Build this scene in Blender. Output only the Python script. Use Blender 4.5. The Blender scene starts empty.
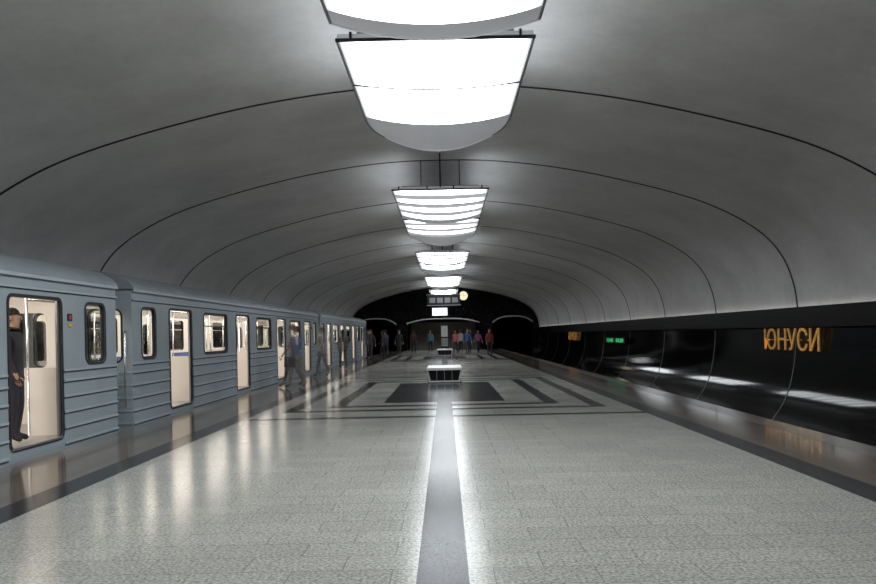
import bpy, bmesh, math, random
from mathutils import Matrix, Vector
random.seed(4)
scene = bpy.context.scene
COL = scene.collection
scene.view_settings.view_transform = 'Standard'
scene.view_settings.look = 'None'
scene.view_settings.exposure = 0.32

# ------------------------------------------------------------ materials
MATS = {}
def new_mat(name):
    m = bpy.data.materials.new(name); m.use_nodes = True
    MATS[name] = m
    nt = m.node_tree
    return m, nt, nt.nodes['Principled BSDF']
def simple(name, col, rough=0.5, metal=0.0, emit=None, es=0.0, noise=0.0, nscale=8.0, spec=0.5, alpha=1.0):
    m, nt, b = new_mat(name)
    b.inputs['Base Color'].default_value = (*col, 1)
    b.inputs['Roughness'].default_value = rough
    b.inputs['Metallic'].default_value = metal
    b.inputs['Specular IOR Level'].default_value = spec
    b.inputs['Alpha'].default_value = alpha
    if emit:
        b.inputs['Emission Color'].default_value = (*emit, 1)
        b.inputs['Emission Strength'].default_value = es
    if noise > 0:
        tc = nt.nodes.new('ShaderNodeTexCoord'); n = nt.nodes.new('ShaderNodeTexNoise')
        n.inputs['Scale'].default_value = nscale; n.inputs['Detail'].default_value = 6
        nt.links.new(tc.outputs['Object'], n.inputs['Vector'])
        r = nt.nodes.new('ShaderNodeValToRGB')
        r.color_ramp.elements[0].position = 0.3; r.color_ramp.elements[1].position = 0.7
        r.color_ramp.elements[0].color = (*[c*(1-noise) for c in col], 1)
        r.color_ramp.elements[1].color = (*[min(1, c*(1+noise)) for c in col], 1)
        nt.links.new(n.outputs['Fac'], r.inputs['Fac'])
        nt.links.new(r.outputs['Color'], b.inputs['Base Color'])
    return m

def granite(name, c1, c2, tile=(0.6, 0.3), mortar=None, rough=0.22, speck=0.3, sscale=90, msize=0.004, spec=0.5):
    m, nt, b = new_mat(name)
    N, L = nt.nodes, nt.links
    b.inputs['Specular IOR Level'].default_value = spec
    tc = N.new('ShaderNodeTexCoord')
    br = N.new('ShaderNodeTexBrick')
    br.inputs['Scale'].default_value = 1.0
    br.inputs['Brick Width'].default_value = tile[0]; br.inputs['Row Height'].default_value = tile[1]
    br.inputs['Mortar Size'].default_value = msize
    br.inputs['Mortar Smooth'].default_value = 0.3
    br.inputs['Color1'].default_value = (*c1, 1); br.inputs['Color2'].default_value = (*c2, 1)
    br.inputs['Mortar'].default_value = (*(mortar or [c*0.6 for c in c1]), 1)
    L.new(tc.outputs['Object'], br.inputs['Vector'])
    no = N.new('ShaderNodeTexNoise'); no.inputs['Scale'].default_value = sscale; no.inputs['Detail'].default_value = 3
    L.new(tc.outputs['Object'], no.inputs['Vector'])
    mr = N.new('ShaderNodeMapRange'); mr.inputs['From Min'].default_value = 0.3; mr.inputs['From Max'].default_value = 0.7
    mr.inputs['To Min'].default_value = 1-speck; mr.inputs['To Max'].default_value = 1+speck
    L.new(no.outputs['Fac'], mr.inputs['Value'])
    n2 = N.new('ShaderNodeTexNoise'); n2.inputs['Scale'].default_value = 0.7; n2.inputs['Detail'].default_value = 4
    L.new(tc.outputs['Object'], n2.inputs['Vector'])
    mr2 = N.new('ShaderNodeMapRange'); mr2.inputs['To Min'].default_value = 0.85; mr2.inputs['To Max'].default_value = 1.15
    L.new(n2.outputs['Fac'], mr2.inputs['Value'])
    mu = N.new('ShaderNodeMath'); mu.operation = 'MULTIPLY'
    L.new(mr.outputs[0], mu.inputs[0]); L.new(mr2.outputs[0], mu.inputs[1])
    vm = N.new('ShaderNodeVectorMath'); vm.operation = 'SCALE'
    L.new(br.outputs['Color'], vm.inputs[0]); L.new(mu.outputs[0], vm.inputs['Scale'])
    L.new(vm.outputs[0], b.inputs['Base Color'])
    mr3 = N.new('ShaderNodeMapRange'); mr3.inputs['To Min'].default_value = rough*0.7; mr3.inputs['To Max'].default_value = rough*1.4
    L.new(n2.outputs['Fac'], mr3.inputs['Value']); L.new(mr3.outputs[0], b.inputs['Roughness'])
    return m

granite('floor_granite', (0.325, 0.325, 0.295), (0.29, 0.29, 0.265), rough=0.17, speck=0.5, sscale=50, msize=0.004, mortar=(0.17,0.17,0.155), spec=0.20)
granite('dark_granite', (0.034, 0.036, 0.040), (0.026, 0.028, 0.031), tile=(0.6, 0.6), rough=0.15, speck=0.35, spec=0.04)
granite('tan_granite', (0.15, 0.12, 0.098), (0.125, 0.10, 0.082), tile=(0.6, 0.6), rough=0.10, speck=0.4, spec=0.35)
granite('edge_granite', (0.17, 0.147, 0.13), (0.15, 0.13, 0.115), tile=(0.4, 1.2), rough=0.16, speck=0.4, spec=0.35)
simple('concrete_dark', (0.06, 0.058, 0.055), 0.9, noise=0.4, nscale=3)
simple('black_panel', (0.005, 0.005, 0.006), 0.07, noise=0.5, nscale=5, spec=0.18)
simple('black_fascia', (0.006, 0.006, 0.007), 0.35, spec=0.12)
simple('joint_gray', (0.16, 0.16, 0.16), 0.5)
simple('rib_dark', (0.015, 0.015, 0.016), 0.7)
simple('metal_gray', (0.34, 0.34, 0.35), 0.38, 0.7)
simple('lamp_shell', (0.62, 0.62, 0.64), 0.4, 0.25, emit=(0.9, 0.93, 1.0), es=0.12)  # slight emission added to lift the grey housing's brightness
simple('lamp_dim', (0.7, 0.7, 0.72), 0.4, 0.0, emit=(0.9, 0.93, 1.0), es=0.28)
simple('dark_metal', (0.03, 0.03, 0.032), 0.45, 0.5)
simple('cove_light', (0.9, 0.9, 0.9), 0.4, emit=(1.0, 0.96, 0.92), es=1.3)
simple('hall_fill', (0.9, 0.9, 0.9), 0.4, emit=(1.0, 0.9, 0.75), es=4.0)  # added glowing box, out of view, to brighten the stair hall
simple('car_body', (0.345, 0.405, 0.44), 0.36, noise=0.08, nscale=1.2)
simple('car_rib', (0.43, 0.49, 0.525), 0.35)
simple('groove_shade', (0.06, 0.075, 0.085), 0.6)  # dark strip under each rib, groove shade put into the colour
simple('car_roof', (0.27, 0.31, 0.33), 0.5, noise=0.12, nscale=2)
simple('gasket', (0.02, 0.02, 0.022), 0.6)
simple('under', (0.015, 0.015, 0.015), 0.8)
simple('cream', (0.76, 0.73, 0.68), 0.4)
simple('lino', (0.36, 0.33, 0.30), 0.5, noise=0.15, nscale=10)
simple('seat_blue', (0.05, 0.08, 0.26), 0.6)
simple('chrome', (0.75, 0.75, 0.76), 0.15, 1.0)
simple('car_light', (1, 1, 1), 0.5, emit=(1.0, 0.90, 0.79), es=8.5)
simple('badge_red', (0.5, 0.05, 0.03), 0.4)
simple('yellow_sticker', (0.7, 0.5, 0.05), 0.5)
simple('gold', (0.95, 0.60, 0.20), 0.15, 1.0, emit=(1.0, 0.5, 0.12), es=0.12)  # gilding; its faint emission stands in for reflected light
simple('led_green', (0.02, 0.3, 0.08), 0.5, emit=(0.05, 1.0, 0.35), es=0.6)
simple('led_white', (0.8, 0.8, 0.8), 0.5, emit=(0.95, 1.0, 0.98), es=1.3)
simple('clock_face', (0.8, 0.75, 0.5), 0.5, emit=(1.0, 0.9, 0.6), es=0.8)
simple('black_plain', (0.008, 0.008, 0.008), 0.3)
simple('white_stone', (0.75, 0.75, 0.73), 0.3, noise=0.06, nscale=6)
simple('trim_white', (0.6, 0.6, 0.59), 0.4)
simple('stair_stone', (0.16, 0.15, 0.14), 0.6, noise=0.2, nscale=5)
simple('steel_rail', (0.35, 0.33, 0.31), 0.3, 1.0)

# luminous diffuser: tubes sit centrally, so the sheet falls off towards its side edges
m, nt, b = new_mat('lamp_lit')
N, L = nt.nodes, nt.links
b.inputs['Base Color'].default_value = (0.9, 0.9, 0.9, 1); b.inputs['Roughness'].default_value = 0.4
b.inputs['Emission Color'].default_value = (0.92, 0.965, 1.0, 1)
tc = N.new('ShaderNodeTexCoord'); sp = N.new('ShaderNodeSeparateXYZ'); ab = N.new('ShaderNodeMath'); ab.operation = 'ABSOLUTE'
mr = N.new('ShaderNodeMapRange'); mr.interpolation_type = 'SMOOTHSTEP'
mr.inputs['From Min'].default_value = 0.7; mr.inputs['From Max'].default_value = 1.1
mr.inputs['To Min'].default_value = 9.0; mr.inputs['To Max'].default_value = 0.5
L.new(tc.outputs['Object'], sp.inputs[0]); L.new(sp.outputs['X'], ab.inputs[0]); L.new(ab.outputs[0], mr.inputs['Value'])
L.new(mr.outputs[0], b.inputs['Emission Strength'])

# vault plaster
m, nt, b = new_mat('vault_plaster')
N, L = nt.nodes, nt.links
tc = N.new('ShaderNodeTexCoord')
n1 = N.new('ShaderNodeTexNoise'); n1.inputs['Scale'].default_value = 0.5; n1.inputs['Detail'].default_value = 9; n1.inputs['Roughness'].default_value = 0.65
n2 = N.new('ShaderNodeTexNoise'); n2.inputs['Scale'].default_value = 9; n2.inputs['Detail'].default_value = 6
L.new(tc.outputs['Object'], n1.inputs['Vector']); L.new(tc.outputs['Object'], n2.inputs['Vector'])
r = N.new('ShaderNodeValToRGB')
e = r.color_ramp.elements
e[0].position = 0.30; e[0].color = (0.63, 0.625, 0.62, 1)
e[1].position = 0.60; e[1].color = (0.80, 0.795, 0.79, 1)
L.new(n1.outputs['Fac'], r.inputs['Fac'])
mr = N.new('ShaderNodeMapRange'); mr.inputs['To Min'].default_value = 0.92; mr.inputs['To Max'].default_value = 1.07
L.new(n2.outputs['Fac'], mr.inputs['Value'])
vm = N.new('ShaderNodeVectorMath'); vm.operation = 'SCALE'
L.new(r.outputs['Color'], vm.inputs[0]); L.new(mr.outputs[0], vm.inputs['Scale'])
L.new(vm.outputs[0], b.inputs['Base Color'])
b.inputs['Roughness'].default_value = 0.6
bp = N.new('ShaderNodeBump'); bp.inputs['Strength'].default_value = 0.1; bp.inputs['Distance'].default_value = 0.02
L.new(n2.outputs['Fac'], bp.inputs['Height']); L.new(bp.outputs[0], b.inputs['Normal'])

# thin glass
m, nt, b = new_mat('glass')
N, L = nt.nodes, nt.links
tr = N.new('ShaderNodeBsdfTransparent'); tr.inputs[0].default_value = (0.9, 0.92, 0.9, 1)
gl = N.new('ShaderNodeBsdfGlossy'); gl.inputs['Roughness'].default_value = 0.03
mx = N.new('ShaderNodeMixShader'); mx.inputs[0].default_value = 0.07
L.new(tr.outputs[0], mx.inputs[1]); L.new(gl.outputs[0], mx.inputs[2])
L.new(mx.outputs[0], N['Material Output'].inputs['Surface'])

# ------------------------------------------------------------ mesh builder
class MB:
    def __init__(s): s.v=[]; s.f=[]; s.m=[]; s.sm=[]; s.slots=[]
    def slot(s, name):
        if name not in s.slots: s.slots.append(name)
        return s.slots.index(name)
    def add(s, verts, faces, mat, smooth=False):
        o=len(s.v); s.v += [tuple(p) for p in verts]; k=s.slot(mat)
        for f in faces: s.f.append(tuple(i+o for i in f)); s.m.append(k); s.sm.append(smooth)
    def box(s,x0,x1,y0,y1,z0,z1,mat):
        v=[(x,y,z) for z in (z0,z1) for y in (y0,y1) for x in (x0,x1)]
        s.add(v,[(0,2,3,1),(4,5,7,6),(0,1,5,4),(2,6,7,3),(0,4,6,2),(1,3,7,5)],mat)
    def frustum(s,cx,cy,z0,z1,w0,d0,w1,d1,mat):
        v=[(cx+a*w0,cy+c*d0,z0) for c in(-1,1) for a in(-1,1)]+[(cx+a*w1,cy+c*d1,z1) for c in(-1,1) for a in(-1,1)]
        s.add(v,[(0,2,3,1),(4,5,7,6),(0,1,5,4),(2,6,7,3),(0,4,6,2),(1,3,7,5)],mat)
    def tube(s,pts,r,mat,n=8):
        pts=[Vector(p) for p in pts]; rs = r if isinstance(r,(list,tuple)) else [r]*len(pts)
        vs=[]
        for i,p in enumerate(pts):
            d=(pts[min(i+1,len(pts)-1)]-pts[max(i-1,0)]).normalized()
            a=d.cross(Vector((0,0,1)))
            if a.length<0.2: a=d.cross(Vector((1,0,0)))
            a.normalize(); c=d.cross(a)
            for k in range(n):
                t=2*math.pi*k/n; vs.append(p+(a*math.cos(t)+c*math.sin(t))*rs[i])
        fs=[]
        for i in range(len(pts)-1):
            for k in range(n):
                fs.append((i*n+k,i*n+(k+1)%n,(i+1)*n+(k+1)%n,(i+1)*n+k))
        fs.append(tuple(range(n))); fs.append(tuple((len(pts)-1)*n+k for k in range(n)))
        s.add(vs,fs,mat,True)
    def ball(s,c,r,mat,n=10,mseg=7,zmin=-1.0):
        rx,ry,rz = r if isinstance(r,(list,tuple)) else (r,r,r)
        vs=[];fs=[]
        for i in range(mseg+1):
            z=math.cos(math.acos(max(-1,min(1,zmin)))*i/mseg)
            q=math.sqrt(max(0,1-z*z))
            for k in range(n):
                t=2*math.pi*k/n; vs.append((c[0]+rx*q*math.cos(t),c[1]+ry*q*math.sin(t),c[2]+rz*z))
        for i in range(mseg):
            for k in range(n): fs.append((i*n+k,i*n+(k+1)%n,(i+1)*n+(k+1)%n,(i+1)*n+k))
        s.add(vs,fs,mat,True)
    def extr(s,pts,y0,y1,mat,smooth=False,closed=False,caps=False):
        n=len(pts); v=[(x,y0,z) for x,z in pts]+[(x,y1,z) for x,z in pts]
        fs=[(i,(i+1)%n,n+(i+1)%n,n+i) for i in range(n if closed else n-1)]
        s.add(v,fs,mat,smooth)
        if caps: s.add(v,[tuple(range(n)),tuple(range(n,2*n))],mat)
    def obj(s,name,loc=(0,0,0),rot=0.0,recalc=True):
        me=bpy.data.meshes.new(name); me.from_pydata(s.v,[],s.f)
        for k in s.slots: me.materials.append(MATS[k])
        for p,mi,sm in zip(me.polygons,s.m,s.sm): p.material_index=mi; p.use_smooth=sm
        if recalc:
            bm=bmesh.new(); bm.from_mesh(me); bmesh.ops.recalc_face_normals(bm,faces=bm.faces); bm.to_mesh(me); bm.free()
        me.update()
        o=bpy.data.objects.new(name,me); COL.objects.link(o); o.location=loc; o.rotation_euler=(0,0,rot)
        return o

def rr(a0,a1,b0,b1,r,n=5):
    out=[]
    for (ca,cb,t0) in ((a1-r,b1-r,0),(a0+r,b1-r,90),(a0+r,b0+r,180),(a1-r,b0+r,270)):
        for i in range(n+1):
            t=math.radians(t0+90*i/n); out.append((ca+r*math.cos(t),cb+r*math.sin(t)))
    return out
def panel(mb,mp,a0,a1,b0,b1,h,r,mat,n=5):
    inner=rr(*h,r,n); outer=[(a1,b1),(a0,b1),(a0,b0),(a1,b0)]
    v=[mp(*p) for p in outer]+[mp(*p) for p in inner]; fs=[]
    k=n+1
    for c in range(4):
        for i in range(n): fs.append((c,4+c*k+i,4+c*k+i+1))
        fs.append((c,4+c*k+n,4+((c+1)%4)*k,(c+1)%4))
    mb.add(v,fs,mat)
def ring(mb,mp0,mp1,h,r,w,mat,n=5):
    a=rr(*h,r,n); bq=rr(h[0]-w,h[1]+w,h[2]-w,h[3]+w,r+w,n); N_=len(a)
    v=[mp1(*p) for p in a]+[mp1(*p) for p in bq]+[mp0(*p) for p in bq]
    fs=[(i,(i+1)%N_,N_+(i+1)%N_,N_+i) for i in range(N_)]+[(N_+i,N_+(i+1)%N_,2*N_+(i+1)%N_,2*N_+i) for i in range(N_)]
    mb.add(v,fs,mat)
def reveal(mb,mp0,mp1,h,r,mat,n=5):
    a=rr(*h,r,n); N_=len(a)
    mb.add([mp0(*p) for p in a]+[mp1(*p) for p in a],[(i,(i+1)%N_,N_+(i+1)%N_,N_+i) for i in range(N_)],mat,False)
def sheet(mb,mp,h,r,mat,n=5):
    a=rr(*h,r,n); mb.add([mp(*p) for p in a],[tuple(range(len(a)))],mat)

# ------------------------------------------------------------ station shell
Y0, Y1 = -16.0, 66.0
half=[(0,5.47),(1.4,5.42),(3.0,5.2),(4.63,4.83),(6.0,4.42),(6.95,3.98),(7.6,3.52),(8.0,3.0),(8.22,2.4),(8.3,1.85)]
def cat(pts,sub=5):
    out=[]
    P=[pts[0]]+pts+[pts[-1]]
    for i in range(1,len(P)-2):
        p0,p1,p2,p3=P[i-1],P[i],P[i+1],P[i+2]
        for k in range(sub):
            t=k/sub
            out.append(tuple(0.5*((2*p1[j])+(-p0[j]+p2[j])*t+(2*p0[j]-5*p1[j]+4*p2[j]-p3[j])*t*t+(-p0[j]+3*p1[j]-3*p2[j]+p3[j])*t**3) for j in (0,1)))
    out.append(pts[-1]); return out
full=[(-x,z) for x,z in reversed(half)]+half[1:]
VP=cat(full)
def vault_z(x):
    for (xa,za),(xb,zb) in zip(VP[:-1],VP[1:]):
        if xa<=x<=xb and xb>xa: return za+(zb-za)*(x-xa)/(xb-xa)
    return 1.85
c=MB()
c.extr(VP,Y0,Y1,'vault_plaster',smooth=True)
ribY=[12.35+5.3*k for k in range(-5,11)]
VN=[]
for i,(x,z) in enumerate(VP):
    a=Vector(VP[max(i-1,0)]); bb=Vector(VP[min(i+1,len(VP)-1)]); d=(bb-a).normalized()
    VN.append((d.y,-d.x))
for ry in ribY:
    if ry<Y0: continue
    w=0.024
    ins=[(x+nx*0.012,z+nz*0.012) for (x,z),(nx,nz) in zip(VP,VN)]
    n=len(VP)
    v=[(x,ry-w,z) for x,z in VP]+[(x,ry-w,z) for x,z in ins]+[(x,ry+w,z) for x,z in ins]+[(x,ry+w,z) for x,z in VP]
    fs=[]
    for k in range(3): fs+=[(k*n+i,k*n+i+1,(k+1)*n+i+1,(k+1)*n+i) for i in range(n-1)]
    c.add(v,fs,'rib_dark')
c.obj('ceiling',recalc=False)

PANR=[(8.26,1.36),(8.25,1.1),(8.22,0.75),(8.17,0.4),(8.09,0.05),(7.98,-0.25),(7.84,-0.5),(7.68,-0.72),(7.50,-1.15)]
for sgn,nm in ((-1,'wall_left'),(1,'wall_right')):
    w=MB()
    fas=[(8.36,1.78),(8.20,1.78),(8.20,1.86),(8.17,1.86),(8.17,1.40),(8.26,1.36)]
    w.extr([(sgn*x,z) for x,z in fas],Y0,Y1,'black_fascia')
    a,bb=sorted((sgn*8.205,sgn*8.26)); w.box(a,bb,Y0+0.1,Y1-0.1,1.785,1.80,'cove_light')
    pan = PANR if sgn>0 else [(8.26,1.36),(8.26,0.3),(8.26,-1.15)]
    ys=[Y0]+[y for y in ribY if y>Y0]+[Y1]
    w.extr([(sgn*x,z) for x,z in pan],Y0,Y1,'black_panel',smooth=True)
    for yy in ys[1:-1]:
        pp=[(x-0.008,z) for x,z in pan]
        n=len(pan)
        v=[(sgn*x,yy-0.02,z) for x,z in pan]+[(sgn*x,yy-0.02,z) for x,z in pp]+[(sgn*x,yy+0.02,z) for x,z in pp]+[(sgn*x,yy+0.02,z) for x,z in pan]
        fs=[]
        for k in range(3): fs+=[(k*n+i,k*n+i+1,(k+1)*n+i+1,(k+1)*n+i) for i in range(n-1)]
        w.add(v,fs,'joint_gray')
    w.obj(nm,recalc=False)

# platform
PE=4.97
fl=MB()
fl.extr([(-PE,-0.12),(-PE,0),(PE,0),(PE,-0.12),(4.5,-0.2),(4.5,-1.15),(-4.5,-1.15),(-4.5,-0.2)],Y0,Y1,'concrete_dark',closed=True)
def flat(x0,x1,y0,y1,z,mat):
    fl.box(x0,x1,y0,y1,0.0005,z,mat)
flat(-3.42,3.42,Y0,Y1,0.002,'floor_granite')
for s in (-1,1):
    a,bb=sorted((s*3.42,s*3.75)); flat(a,bb,Y0,Y1,0.003,'dark_granite')
    a,bb=sorted((s*3.75,s*4.58)); flat(a,bb,Y0,Y1,0.002,'tan_granite')
    a,bb=sorted((s*4.58,s*PE)); flat(a,bb,Y0,Y1,0.003,'edge_granite')
flat(-0.15,0.15,Y0,Y1,0.004,'dark_granite')
def ringf(hx,y0,y1,w,z):
    flat(-hx,hx,y0,y0+w,z,'dark_granite'); flat(-hx,hx,y1-w,y1,z,'dark_granite')
    flat(-hx,-hx+w,y0+w,y1-w,z,'dark_granite'); flat(hx-w,hx,y0+w,y1-w,z,'dark_granite')
for off in (0,26.5,-26.5):
    flat(-1.25,1.25,15.6+off,21.7+off,0.005,'dark_granite')
    ringf(2.25,14.75+off,22.6+off,0.27,0.0045)
    ringf(3.0,13.95+off,23.5+off,0.24,0.0045)
    flat(-3.42,3.42,12.75+off,12.97+off,0.0046,'dark_granite')
    flat(-3.42,3.42,24.5+off,24.72+off,0.0046,'dark_granite')
fl.obj('floor')

tb=MB()
tb.box(-8.3,8.3,Y0,Y1+14,-1.35,-1.151,'concrete_dark')
tb.obj('track_bed')
for s in (-1,1):
    t=MB()
    for g in (-0.79,0.79):
        x=s*6.40+g
        t.extr([(x-0.07,-1.10),(x+0.07,-1.10),(x+0.02,-1.07),(x+0.035,-0.99),(x-0.035,-0.99),(x-0.02,-1.07)],Y0,Y1+10,'steel_rail',closed=True,caps=True)
    y=Y0+0.3
    while y<Y1:
        t.box(s*6.40-1.05,s*6.40+1.05,y,y+0.25,-1.15,-1.10,'concrete_dark'); y+=0.75
    t.obj('railway_track')

# end walls
def arch_h(x):
    for (xa,xb,zs,zt,zb) in OPEN:
        if xa<x<xb:
            u=(x-(xa+xb)/2)/((xb-xa)/2); return zs+(zt-zs)*(1-abs(u)**3.0)
    return None
OPEN=[(-7.75,-4.2,2.3,2.85,-1.15),(-3.3,3.1,2.35,2.75,0),(4.2,7.75,2.3,2.85,-1.15)]
e=MB()
xs=sorted(set([-8.3+16.6*i/200 for i in range(201)]+[o[0] for o in OPEN]+[o[1] for o in OPEN]+[o[0]+1e-3 for o in OPEN]+[o[1]-1e-3 for o in OPEN]))
for xa,xb in zip(xs[:-1],xs[1:]):
    mid=(xa+xb)/2
    if arch_h(mid) is not None:
        za=arch_h(xa) or arch_h(mid); zb=arch_h(xb) or arch_h(mid)
    else: za=zb=-1.15
    e.add([(xa,Y1,za),(xb,Y1,zb),(xb,Y1,vault_z(xb)+0.05),(xa,Y1,vault_z(xa)+0.05)],[(0,1,2,3)],'black_panel')
for (xa,xb,zs,zt,zb) in OPEN:
    pts=[(xa,zb),(xa,zs)]+[(xa+(xb-xa)*k/24,arch_h(xa+(xb-xa)*k/24)) for k in range(1,24)]+[(xb,zs),(xb,zb)]
    e.extr(pts,Y1,Y1+1.5,'black_fascia')
    e.tube([(x,Y1-0.03,z) for x,z in pts[1:-1]],0.07,'trim_white',6)
e.extr([(-8.3,-1.15),(-8.3,3.2),(-4.0,3.2),(-4.0,-1.15)],Y1+1.5,Y1+14,'concrete_dark')
e.extr([(8.3,-1.15),(8.3,3.2),(4.0,3.2),(4.0,-1.15)],Y1+1.5,Y1+14,'concrete_dark')
e.extr([(-3.6,0),(-3.6,5.5),(3.4,5.5),(3.4,0)],Y1+1.5,Y1+11,'stair_stone')
e.box(-8.3,8.3,Y1+14,Y1+14.1,-1.15,5.5,'concrete_dark')
e.box(-1.2,1.0,Y1+3,Y1+3.4,5.3,5.4,'hall_fill')  # added fill above the arch, unseen from the platform
e.obj('wall_back',recalc=False)
st=MB()
for k in range(16):
    st.box(-3.2,3.0,Y1+2.5+0.33*k,Y1+2.5+0.33*(k+1),0,0.16*(k+1),'stair_stone')
st.box(-3.2,3.0,Y1+0.0,Y1+2.5,-0.1,0.0,'stair_stone')
st.tube([(-0.15,Y1+2.4,0.0),(-0.15,Y1+2.4,1.0),(-0.15,Y1+7.8,3.5),(-0.15,Y1+7.8,2.6)],0.03,'chrome')
st.obj('staircase')
fw=MB()
fw.add([(x,Y0,z) for x,z in VP]+[(8.3,Y0,-1.15),(-8.3,Y0,-1.15)],[tuple(range(len(VP)+2))],'stair_stone')
fw.obj('wall_front')

# ------------------------------------------------------------ pendant lamps
def lamp(y, striped):
    mb=MB(); W=1.1; ZT=4.70
    def unit(ya,yb,shell):
        nt_=24; nu=16
        lit_end = 0.76 if shell else 0.93
        def P(t,u):
            yy=ya+(yb-ya)*t
            wf=1.0
            drop=(0.015+0.17*t)*(1-u*u)
            if shell and t>lit_end:
                q=(t-lit_end)/(1-lit_end)
                drop+=0.11*math.sin(q*math.pi/2)*(1-0.5*u*u)
                wf=1-0.20*q**2.2
            return (u*W*wf,yy,ZT-drop)
        v=[P(i/nt_,-1+2*k/nu) for i in range(nt_+1) for k in range(nu+1)]
        for i in range(nt_):
            t=(i+0.5)/nt_
            if t>lit_end: mat='lamp_shell'
            elif striped and (i%6) in (3,4,5): mat='lamp_dim'
            else: mat='lamp_lit'
            for k in range(nu):
                a=i*(nu+1)+k
                mb.add([v[a],v[a+1],v[a+nu+2],v[a+nu+1]],[(0,1,2,3)],mat,True)
        for i in (9,):
            mb.tube([tuple(Vector(P(i/nt_,-1+2*k/nu))-Vector((0,0,0.008))) for k in range(nu+1)],0.013,'dark_metal',5)
        H=0.08
        for s in (-1,1):
            for i in range(nt_):
                p=P(i/nt_,s);q=P((i+1)/nt_,s)
                mb.add([p,q,(q[0],q[1],ZT+H),(p[0],p[1],ZT+H)],[(0,1,2,3)],'metal_gray')
            mb.tube([tuple(Vector(P(i/nt_,s))) for i in range(nt_+1)],0.02,'metal_gray',5)
        for t in (0,1):
            for k in range(nu):
                p=P(t,-1+2*k/nu);q=P(t,-1+2*(k+1)/nu)
                mb.add([p,q,(q[0],q[1],ZT+H),(p[0],p[1],ZT+H)],[(0,1,2,3)],'lamp_shell')
        mb.tube([P(1,-1+2*k/nu) for k in range(nu+1)],0.02,'lamp_shell',5)
        mb.box(-W*0.8,W*0.8,ya,yb,ZT+H,ZT+H+0.02,'metal_gray')
        mb.box(-W-0.02,W+0.02,ya-0.03,ya,ZT-0.012,ZT+0.02,'dark_metal')
        for s in (-0.45,0.45):
            for yy in (ya+0.4,yb-0.4):
                mb.tube([(s,yy,ZT+H),(s,yy,5.46)],0.012,'dark_metal',6)
        for s in (-0.95,-0.3,0.3,0.95):
            mb.tube([(s,ya-0.02,ZT),(s,ya-0.02,ZT+0.09)],0.016,'dark_metal',6)
    unit(y,y+3.95,False)
    unit(y+4.45,y+8.35,True)
    mb.tube([(0,y-0.3,ZT+0.3),(0,y+8.6,ZT+0.3)],0.02,'dark_metal',6)
    mb.tube([(0,y-0.3,ZT+0.0),(0,y-0.3,5.46)],0.018,'dark_metal',6)
    mb.tube([(0,y+8.6,ZT+0.3),(0,y+8.6,5.46)],0.018,'dark_metal',6)
    return mb.obj('pendant_ceiling_lamp',recalc=False)
for k,y in enumerate((-9.25,4.0,17.25,30.5,43.75,56.6)):
    lamp(y, k>=2)

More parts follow.
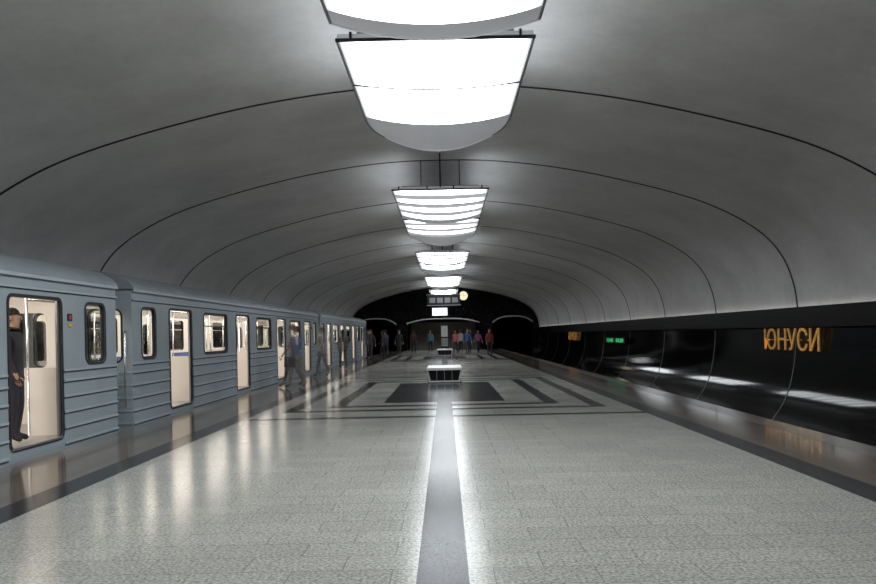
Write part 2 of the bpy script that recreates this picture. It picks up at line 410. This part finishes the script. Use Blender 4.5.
# ------------------------------------------------------------ subway car
def car_mesh():
    mb=MB(); XO=-5.10; XI=-5.16; XO2=-7.74; XI2=-7.68; LEN=18.1; XC=-6.42
    ZB,ZT=-0.35,2.24
    DZ=(0.135,1.95); WZ=(1.09,1.94)
    doors=[1.7+4.5*k for k in range(4)]
    for side,(xo,xi) in enumerate(((XO,XI),(XO2,XI2))):
        sg = 1 if side==0 else -1
        mo=lambda a,b_,x=xo:(x,a,b_)
        mi=lambda a,b_,x=xi:(x,a,b_)
        mpr=lambda a,b_,x=xo+0.012*sg:(x,a,b_)
        wins=[(0,1.4,0.4,1.0),(16.7,18.1,17.1,17.7)]+[(3.2+4.5*k,5.9+4.5*k,3.7+4.5*k,5.4+4.5*k) for k in range(3)]
        for (a0,a1,h0,h1) in wins:
            h=(h0,h1,*WZ)
            panel(mb,mo,a0,a1,ZB,ZT,h,0.11,'car_body'); panel(mb,mi,a0,a1,ZB,ZT,h,0.11,'cream')
            reveal(mb,mo,mi,h,0.11,'gasket'); ring(mb,mo,mpr,h,0.11,0.028,'gasket')
            hh=(h0+0.03,h1-0.03,WZ[0]+0.03,WZ[1]-0.03)
            xm=xo-0.02*sg
            mm=lambda a,b_,x=xm:(x,a,b_)
            panel(mb,mm,h0,h1,WZ[0],WZ[1],hh,0.09,'chrome')
            sheet(mb,lambda a,b_,x=xm-0.006*sg:(x,a,b_),h,0.11,'glass')
            if h1-h0>1: mb.box(min(xm,xm-0.02*sg),max(xm,xm-0.02*sg),h0,h1,1.66,1.69,'chrome')
        for d in doors:
            h=(d,d+1.2,*DZ)
            panel(mb,mo,d-0.3,d+1.5,ZB,ZT,h,0.07,'car_body'); panel(mb,mi,d-0.3,d+1.5,ZB,ZT,h,0.07,'cream')
            reveal(mb,mo,mi,h,0.07,'gasket'); ring(mb,mo,mpr,h,0.07,0.04,'gasket')
            if side==0:
                mb.box(xi+0.01,xi+0.04,d,d+0.045,DZ[0],DZ[1],'metal_gray')
                mb.box(xi+0.01,xi+0.04,d+1.155,d+1.2,DZ[0],DZ[1],'metal_gray')
                mb.box(xi,xo+0.02,d,d+1.2,DZ[0]-0.02,DZ[0]+0.005,'metal_gray')
            else:
                for j in (0,1):
                    a=d+0.6*j
                    hw=(a+0.12,a+0.48,1.02,1.78)
                    xm=xo+0.03
                    for x_ in (xm,xm+0.025):
                        panel(mb,lambda p,q,x=x_:(x,p,q),a+0.006,a+0.594,DZ[0],DZ[1],hw,0.09,'cream')
                    ring(mb,lambda p,q,x=xm+0.025:(x,p,q),lambda p,q,x=xm+0.035:(x,p,q),hw,0.09,0.02,'gasket')
                    sheet(mb,lambda p,q,x=xm+0.01:(x,p,q),hw,0.09,'glass')
                mb.box(xo+0.03,xo+0.06,d+0.594,d+0.606,DZ[0],DZ[1],'gasket')
        segs=[]; prev=0.0
        for d in doors: segs.append((prev,d-0.06)); prev=d+1.26
        segs.append((prev,LEN))
        for (a0,a1) in segs:
            for z in (-0.2,0.02,0.23,0.44,0.65,0.86,1.0):
                x0,x1=sorted((xo,xo+0.018*sg)); mb.box(x0,x1,a0,a1,z,z+0.028,'car_rib')
                x0,x1=sorted((xo,xo+0.006*sg)); mb.box(x0,x1,a0,a1,z-0.022,z,'groove_shade')
        x0,x1=sorted((xo,xo+0.03*sg)); mb.box(x0,x1,0,LEN,2.06,2.085,'car_rib')
        x0,x1=sorted((xo,xo+0.008*sg)); mb.box(x0,x1,0,LEN,2.045,2.06,'groove_shade')
        x0,x1=sorted((xo,xo+0.045*sg)); mb.box(x0,x1,0,LEN,2.20,2.24,'car_rib')
        for d in doors[3:]:
            x0,x1=sorted((xo,xo+0.012*sg)); 
            mb.box(x0,x1,d+1.38,d+1.50,1.68,1.78,'gasket')
            x0,x1=sorted((xo,xo+0.016*sg)); mb.box(x0,x1,d+1.41,d+1.47,1.70,1.76,'badge_red')
            mb.box(x0,x1,d+1.40,d+1.48,1.60,1.65,'yellow_sticker')
    rp=[(-5.06,2.22),(-5.07,2.28),(-5.14,2.36),(-5.32,2.46),(-5.65,2.55),(-6.05,2.60),(XC,2.62)]
    rp=rp+[(2*XC-x,z) for x,z in reversed(rp[:-1])]
    mb.extr(rp,0,LEN,'car_roof',smooth=True)
    mb.add([(x,y,z) for y in (0,LEN) for x,z in rp],[tuple(range(len(rp))),tuple(range(len(rp),2*len(rp)))],'car_roof')
    cp=[(-5.16,2.02),(-5.3,2.14),(-5.6,2.2),(-7.25,2.2),(-7.55,2.14),(XI2,2.02)]
    mb.extr(cp,0.05,LEN-0.05,'cream')
    for x in (-5.95,-6.90):
        mb.box(x-0.1,x+0.1,0.6,LEN-0.6,2.165,2.195,'car_light')
    mb.box(XO2+0.01,XO-0.01,0.02,LEN-0.02,0.03,0.13,'lino')
    for ye,yi,sg in ((0,0.06,-1),(LEN,LEN-0.06,1)):
        cols=[(-5.10,-5.94,(-5.80,-5.28,1.05,1.90)),(-5.94,-6.90,(-6.69,-6.15,1.0,1.85)),(-6.90,XO2,(-7.56,-7.04,1.05,1.90))]
        for a,bq,h in cols:
            for yy,mt in ((ye,'car_body'),(yi,'cream')):
                panel(mb,lambda p,q,y=yy:(p,y,q),bq,a,ZB,ZT,h,0.1,mt)
            ring(mb,lambda p,q:(p,ye,q),lambda p,q:(p,ye+sg*0.012,q),h,0.1,0.028,'gasket')
            reveal(mb,lambda p,q:(p,ye,q),lambda p,q:(p,yi,q),h,0.1,'gasket')
            sheet(mb,lambda p,q:(p,ye-sg*0.03,q),h,0.1,'glass')
        mb.box(-6.92,-6.89,min(ye,ye+sg*0.02),max(ye,ye+sg*0.02),0.13,2.05,'gasket')
        mb.box(-5.95,-5.92,min(ye,ye+sg*0.02),max(ye,ye+sg*0.02),0.13,2.05,'gasket')
        for z in (-0.2,0.02,0.23,0.44,0.65,0.86):
            mb.box(-5.90,-5.12,min(ye,ye+sg*0.018),max(ye,ye+sg*0.018),z,z+0.028,'car_rib')
        mb.tube([(-5.2,ye+sg*0.02,0.3),(-5.2,ye+sg*0.06,0.35),(-5.2,ye+sg*0.06,1.5),(-5.2,ye+sg*0.02,1.55)],0.014,'chrome')
    for side in (0,1):
        for (a,bq) in ((0.12,1.5),(3.15,5.95),(7.65,10.45),(12.15,14.95),(16.6,17.95)):
            if side==0: x0,x1,xb0,xb1=-5.62,-5.18,-5.25,-5.18
            else: x0,x1,xb0,xb1=-7.66,-7.22,-7.66,-7.59
            mb.box(x0,x1,a,bq,0.50,0.60,'seat_blue')
            mb.box(min(x0,x1)+0.04,max(x0,x1)-0.04,a+0.02,bq-0.02,0.13,0.50,'cream')
            mb.box(xb0,xb1,a,bq,0.60,1.02,'seat_blue')
            for yy in (a-0.03,bq+0.005):
                mb.box(x0,x1,yy,yy+0.025,0.13,1.05,'cream')
            xr=-5.66 if side==0 else -7.18
            for yy in (a,bq):
                mb.tube([(xr,yy,0.13),(xr,yy,1.2),(xr+(0.0),yy,2.19)],0.017,'chrome')
            mb.tube([(xr,a,1.98),(xr,bq,1.98)],0.015,'chrome')
            n=max(1,int((bq-a)/0.7))
            for i in range(1,n): mb.box(x0,x1,a+(bq-a)*i/n-0.006,a+(bq-a)*i/n+0.006,0.6,0.606,'gasket')
    for d in doors: mb.tube([(XC,d+0.6,0.13),(XC,d+0.6,2.2)],0.018,'chrome')
    mb.box(-7.6,-5.2,0.1,LEN-0.1,-0.45,-0.35,'under')
    mb.box(-7.1,-5.7,5.5,12.5,-0.85,-0.45,'under')
    for yc in (3.0,15.1):
        for x in (XC-0.9,XC+0.9): mb.box(x-0.08,x+0.08,yc-1.4,yc+1.4,-0.75,-0.5,'under')
        mb.box(XC-0.9,XC+0.9,yc-0.2,yc+0.2,-0.72,-0.5,'under')
        for yw in (-1.05,1.05):
            for x in (XC-0.77,XC+0.81):
                n=20; R=0.385; zc=-0.60
                v=[(x+dx,yc+yw+R*math.cos(2*math.pi*k/n),zc+R*math.sin(2*math.pi*k/n)) for dx in (-0.05,0.05) for k in range(n)]
                mb.add(v,[(k,(k+1)%n,n+(k+1)%n,n+k) for k in range(n)]+[tuple(range(n)),tuple(range(n,2*n))],'steel_rail')
            mb.tube([(XC-0.77,yc+yw,-0.6),(XC+0.81,yc+yw,-0.6)],0.07,'under')
    mb.tube([(XC,LEN,-0.42),(XC,LEN+0.28,-0.42)],0.09,'under')
    mb.tube([(XC,0,-0.42),(XC,-0.28,-0.42)],0.09,'under')
    return mb
cm=car_mesh()
car=cm.obj('subway_car',(0,-6.3,0),recalc=False)
for k in (1,2):
    o=bpy.data.objects.new('subway_car',car.data); COL.objects.link(o); o.location=(0,-6.3+18.7*k,0)

# ------------------------------------------------------------ wall lettering & displays
def text_mesh(body,size,extr,mat):
    cu=bpy.data.curves.new('t','FONT'); cu.body=body; cu.size=size; cu.extrude=extr
    o=bpy.data.objects.new('t',cu); COL.objects.link(o)
    dg=bpy.context.evaluated_depsgraph_get(); me=bpy.data.meshes.new_from_object(o.evaluated_get(dg))
    bpy.data.objects.remove(o); me.materials.clear(); me.materials.append(MATS[mat])
    return me
MR=Matrix(((0,0,-1),(-1,0,0),(0,1,0))).to_4x4()
def on_right(me,name,x,yfar,z,L):
    xs=[v.co.x for v in me.vertices]; x0=min(xs); w=max(xs)-x0
    for v in me.vertices: v.co.x=(v.co.x-x0)*L/w
    me.transform(MR)
    o=bpy.data.objects.new(name,me); COL.objects.link(o); o.location=(x,yfar,z); return o
for yf in (19.1,49.3,-8):
    me=text_mesh('ЮНУСИ',0.70,0.012,'gold')
    o=on_right(me,'gilded_wall_lettering',8.12,yf,0.86,2.8)
    p=MB()
    for k in range(5): p.tube([(8.12,yf-0.25-0.5*k,1.1),(8.24,yf-0.25-0.5*k,1.1)],0.012,'gold')
    q=p.obj('fixing_pins'); q.parent=o; q.matrix_parent_inverse=o.matrix_basis.inverted()
hs=MB(); hs.box(7.96,8.08,33.3,37.2,0.82,1.08,'black_plain'); hs.box(8.04,8.22,34.0,34.1,1.0,1.06,'dark_metal'); hs.box(8.04,8.22,36.6,36.7,1.0,1.06,'dark_metal')
led=hs.obj('led_departure_display')
me=text_mesh('12:45   03:20',0.24,0.002,'led_green'); t=on_right(me,'led_text',7.955,36.9,0.87,3.3); t.parent=led

# ------------------------------------------------------------ benches / plinths on the axis
def bench(y):
    b_=MB()
    b_.frustum(0,y,0.0,0.06,0.47,0.9,0.47,0.9,'dark_metal')
    b_.frustum(0,y,0.06,0.36,0.40,0.82,0.47,0.9,'dark_metal')
    b_.box(-0.5,0.5,y-0.95,y+0.95,0.36,0.43,'white_stone')
    for s in (-1,1):
        b_.add([(s*0.40,y-0.83,0.06),(s*0.44,y-0.86,0.06),(s*0.50,y-0.94,0.36),(s*0.46,y-0.92,0.36)],[(0,1,2,3)],'white_stone')
    b_.box(-0.45,0.45,y-0.91,y-0.86,0.02,0.06,'white_stone')
    for k in (-2,0,2): b_.box(k*0.11-0.008,k*0.11+0.008,y-0.905,y-0.86,0.06,0.36,'metal_gray')
    return b_.obj('granite_bench')
for y in (22.6,49.0,-4.5): bench(y)

ip=MB()
ip.box(-0.35,0.35,54.8,55.2,0,0.12,'dark_metal'); ip.box(-0.28,0.28,54.88,55.12,0.12,2.1,'dark_metal')
ip.box(-0.24,0.24,54.86,54.88,0.5,1.1,'metal_gray'); ip.box(-0.24,0.24,54.86,54.88,1.2,2.0,'white_stone'); ip.box(-0.32,0.32,54.84,55.16,2.1,2.2,'dark_metal')
ip.obj('information_pillar')
hsn=MB()
hsn.box(-1.15,1.15,53.0,53.12,3.45,4.15,'black_plain')
for k in range(4): hsn.box(-1.0+0.53*k,-0.6+0.53*k,52.98,53.0,3.6,3.95,'metal_gray')
hsn.box(-1.2,1.2,52.97,53.15,3.40,3.45,'metal_gray'); hsn.box(-1.2,1.2,52.97,53.15,4.15,4.2,'metal_gray')
for x in (-0.9,0.9): hsn.tube([(x,53.06,4.2),(x,53.06,5.42)],0.02,'dark_metal')
hsn.obj('hanging_direction_sign')
ls=MB(); ls.box(-1.1,0.35,65.75,66.0,2.95,3.75,'dark_metal'); ls.box(-1.02,0.27,65.73,65.75,3.03,3.67,'led_white')
for k in range(3): ls.box(-0.9,0.1,65.72,65.73,3.12+0.19*k,3.18+0.19*k,'black_plain')
ls.obj('illuminated_exit_sign')
ck=MB(); n=28
v=[(1.7+0.42*math.cos(2*math.pi*k/n),y,4.7+0.42*math.sin(2*math.pi*k/n)) for y in (65.8,66.0) for k in range(n)]
ck.add(v,[(k,(k+1)%n,n+(k+1)%n,n+k) for k in range(n)]+[tuple(range(n,2*n))],'dark_metal')
v=[(1.7+0.38*math.cos(2*math.pi*k/n),65.79,4.7+0.38*math.sin(2*math.pi*k/n)) for k in range(n)]
ck.add(v,[tuple(range(n))],'clock_face'); ck.box(1.685,1.715,65.77,65.785,4.68,4.98,'black_plain'); ck.box(1.7,1.92,65.77,65.785,4.69,4.72,'black_plain')
ck.obj('wall_clock')

# ------------------------------------------------------------ people
def pmat(name,col,alpha):
    key='%s_%s_%.2f'%(name,'_'.join('%.2f'%c for c in col),alpha)
    if key not in MATS: simple(key,col,0.75,alpha=alpha,noise=0.12,nscale=12)
    return key
def person(loc,rot,h,top,bottom,stride=0.0,arm=0.15,hair=(0.02,0.015,0.01),skin=(0.45,0.27,0.19),alpha=1.0,bag=False,longhair=False):
    s=stride
    J=[]; E=[]
    def j(co,r,par=None):
        J.append((Vector(co),r)); 
        if par is not None: E.append((par,len(J)-1))
        return len(J)-1
    pel=j((0,0,0.96),(0.155,0.11)); sp=j((0,0.0,1.14),(0.14,0.10),pel); ch=j((0,-0.01,1.34),(0.165,0.115),sp)
    nb=j((0,-0.01,1.47),(0.085,0.075),ch); nk=j((0,0.005,1.54),(0.052,0.055),nb)
    jw=j((0,0.02,1.60),(0.062,0.078),nk); hd=j((0,0.008,1.67),(0.074,0.094),jw); j((0,0.0,1.72),(0.062,0.078),hd)
    hands=[]
    for sx in (-1,1):
        sw=arm*sx*(1 if s>=0 else -1)
        sh=j((sx*0.175,-0.01,1.42),(0.066,0.062),ch)
        el=j((sx*0.235,-0.02+sw*0.6,1.14),(0.045,0.045),sh)
        wr=j((sx*0.245,0.05+sw*1.2,0.91),(0.028,0.03),el)
        hp=j((sx*0.245,0.065+sw*1.35,0.84),(0.018,0.038),wr)
        hands.append((sx,J[hp][0]))
        fs=-s*sx
        hip=j((sx*0.095,0,0.88),(0.092,0.1),pel)
        kn=j((sx*0.10,fs*0.45+0.03,0.50+abs(fs)*0.03),(0.06,0.065),hip)
        lift=0.06 if fs<-0.05 else 0.0
        an=j((sx*0.10,fs*1.0-0.02,0.10+lift),(0.042,0.048),kn)
        j((sx*0.11,fs*1.0+0.13,0.042+lift*0.2),(0.042,0.032),an)
    me=bpy.data.meshes.new('sk'); me.from_pydata([p for p,_ in J],E,[])
    o=bpy.data.objects.new('sk',me); COL.objects.link(o)
    sk=o.modifiers.new('s','SKIN'); sk.use_smooth_shade=True
    sd=me.skin_vertices[0].data if me.skin_vertices else None
    if sd is None:
        bm=bmesh.new(); bm.from_mesh(me); bm.verts.layers.skin.verify(); bm.to_mesh(me); bm.free(); sd=me.skin_vertices[0].data
    for i,(p,r_) in enumerate(J): sd[i].radius=r_; sd[i].use_root=(i==0)
    ss=o.modifiers.new('b','SUBSURF'); ss.levels=2
    dg=bpy.context.evaluated_depsgraph_get(); em=bpy.data.meshes.new_from_object(o.evaluated_get(dg))
    bpy.data.objects.remove(o)
    T=pmat('shirt',top,alpha);B=pmat('trousers',bottom,alpha);S=pmat('skin',skin,alpha);H=pmat('hair',hair,alpha);K=pmat('shoes',(0.02,0.02,0.02),alpha)
    mb=MB(); vs=[v.co.copy() for v in em.vertices]
    groups={}
    for p in em.polygons:
        c_=p.center
        if c_.z>1.505: g=S
        elif abs(c_.x)>0.185 and c_.z<0.93: g=S
        elif c_.z>0.93 : g=T
        elif c_.z<0.105: g=K
        else: g=B
        groups.setdefault(g,[]).append(tuple(p.vertices))
    off=len(mb.v); mb.v+= [tuple(v) for v in vs]
    for g,fs_ in groups.items():
        k=mb.slot(g)
        for f in fs_: mb.f.append(tuple(i+off for i in f)); mb.m.append(k); mb.sm.append(True)
    mb.ball((0,-0.012,1.70),(0.088,0.102,0.098),H,12,7,0.0)
    mb.ball((0,-0.04,1.67),(0.083,0.078,0.10),H,12,8,-0.6 if not longhair else -1)
    if longhair: mb.ball((0,-0.06,1.56),(0.085,0.05,0.14),H,10,7)
    mb.tube([(0,0.085,1.675),(0,0.118,1.645),(0,0.09,1.635)],[0.008,0.014,0.010],S,6)
    W_=pmat('eye',(0.6,0.6,0.6),alpha); 
    for sx in (-1,1):
        mb.ball((sx*0.03,0.088,1.672),0.012,W_,8,6); mb.ball((sx*0.03,0.098,1.672),0.006,K,6,5)
        mb.ball((sx*0.082,0.0,1.655),(0.012,0.022,0.032),S,8,6)
        mb.tube([(sx*0.015,0.098,1.693),(sx*0.045,0.088,1.694)],0.004,H,5)
    mb.tube([(-0.022,0.094,1.605),(0,0.101,1.603),(0.022,0.094,1.605)],0.006,pmat('lips',(0.35,0.12,0.1),alpha),6)
    for sx,hp in hands:
        for k,ln in enumerate((0.060,0.072,0.068,0.052)):
            yy=hp.y+0.028-0.019*k
            b0=Vector((hp.x,yy,hp.z-0.01))
            mb.tube([b0,b0+Vector((0,0.004,-ln*0.5)),b0+Vector((-sx*0.014,0.010,-ln*0.85)),b0+Vector((-sx*0.028,0.012,-ln*1.05))],[0.009,0.0085,0.008,0.006],S,6)
        b0=Vector((hp.x-sx*0.004,hp.y+0.03,hp.z+0.03))
        mb.tube([b0,b0+Vector((-sx*0.012,0.022,-0.02)),b0+Vector((-sx*0.018,0.026,-0.045))],[0.011,0.010,0.007],S,6)
    if bag:
        G=pmat('bag',(0.05,0.04,0.04),alpha)
        mb.frustum(-0.30,0.0,0.62,0.92,0.07,0.16,0.06,0.13,G)
        mb.tube([(-0.30,-0.1,0.9),(-0.22,-0.02,1.2),(-0.14,0.0,1.47),(-0.1,-0.06,1.48)],0.012,G,6)
    ob=mb.obj('person',loc,rot,recalc=True)
    k=h/1.78; ob.scale=(k,k,k)
    return ob
dk=(0.03,0.03,0.035)
person((-5.45,9.60,0.131),math.radians(-80),1.70,(0.02,0.02,0.025),(0.03,0.03,0.04),0.0,0.05)
person((-4.02,20.6,0.005),math.radians(60),1.68,(0.12,0.16,0.28),(0.22,0.17,0.13),0.22,0.2,alpha=0.45,bag=True)
person((-4.25,21.2,0.005),math.radians(100),1.74,(0.35,0.22,0.18),(0.12,0.10,0.12),0.28,0.2,alpha=0.4)
person((-4.2,26.0,0.005),math.radians(70),1.70,(0.30,0.26,0.26),(0.1,0.08,0.08),0.2,0.2,alpha=0.4)
person((-4.3,32.0,0.005),math.radians(20),1.66,(0.12,0.08,0.08),dk,0.2,0.2,alpha=0.5,longhair=True)
for x,y,c1,rt in ((-4.1,42,(0.05,0.05,0.06),160),(-4.4,44,(0.3,0.25,0.2),100),(-3.6,46,(0.04,0.04,0.07),30),(-3.0,50,(0.02,0.02,0.02),170),(-4.3,52,(0.1,0.1,0.1),90),(-2.3,56,(0.1,0.04,0.04),10)):
    person((x,y,0.005),math.radians(rt),1.72,c1,dk,0.15,0.12)
person((2.75,46,0.005),math.radians(185),1.66,(0.22,0.03,0.03),(0.02,0.02,0.03),0.12,0.15)
cols=[(0.35,0.08,0.08),(0.5,0.5,0.5),(0.05,0.08,0.2),(0.03,0.03,0.03),(0.3,0.1,0.2),(0.45,0.35,0.1),(0.1,0.25,0.3)]
for i,(x,y) in enumerate(((0.75,52),(1.15,55),(1.55,51),(1.95,57),(2.4,54),(1.3,60),(-1.1,58))):
    person((x,y,0.005),math.radians((170,10,190,150,200,0,175)[i]),1.64+0.03*(i%4),cols[i],dk,0.18 if i%2 else -0.15,0.15,longhair=(i in(0,4)))

# ------------------------------------------------------------ world & camera
w=bpy.data.worlds.new('world'); scene.world=w; w.use_nodes=True
w.node_tree.nodes['Background'].inputs[0].default_value=(0,0,0,1)
cam=bpy.data.cameras.new('camera'); co=bpy.data.objects.new('camera',cam); COL.objects.link(co)
cam.sensor_width=36; cam.lens=755/876*36
cam.shift_y=42/876; cam.shift_x=-7/876
cam.clip_start=0.05; cam.clip_end=300
co.matrix_world=Matrix.Translation((0.04,0,1.4)) @ Matrix.Rotation(math.radians(90),4,'X') @ Matrix.Rotation(-0.02,4,'Z')
scene.camera=co
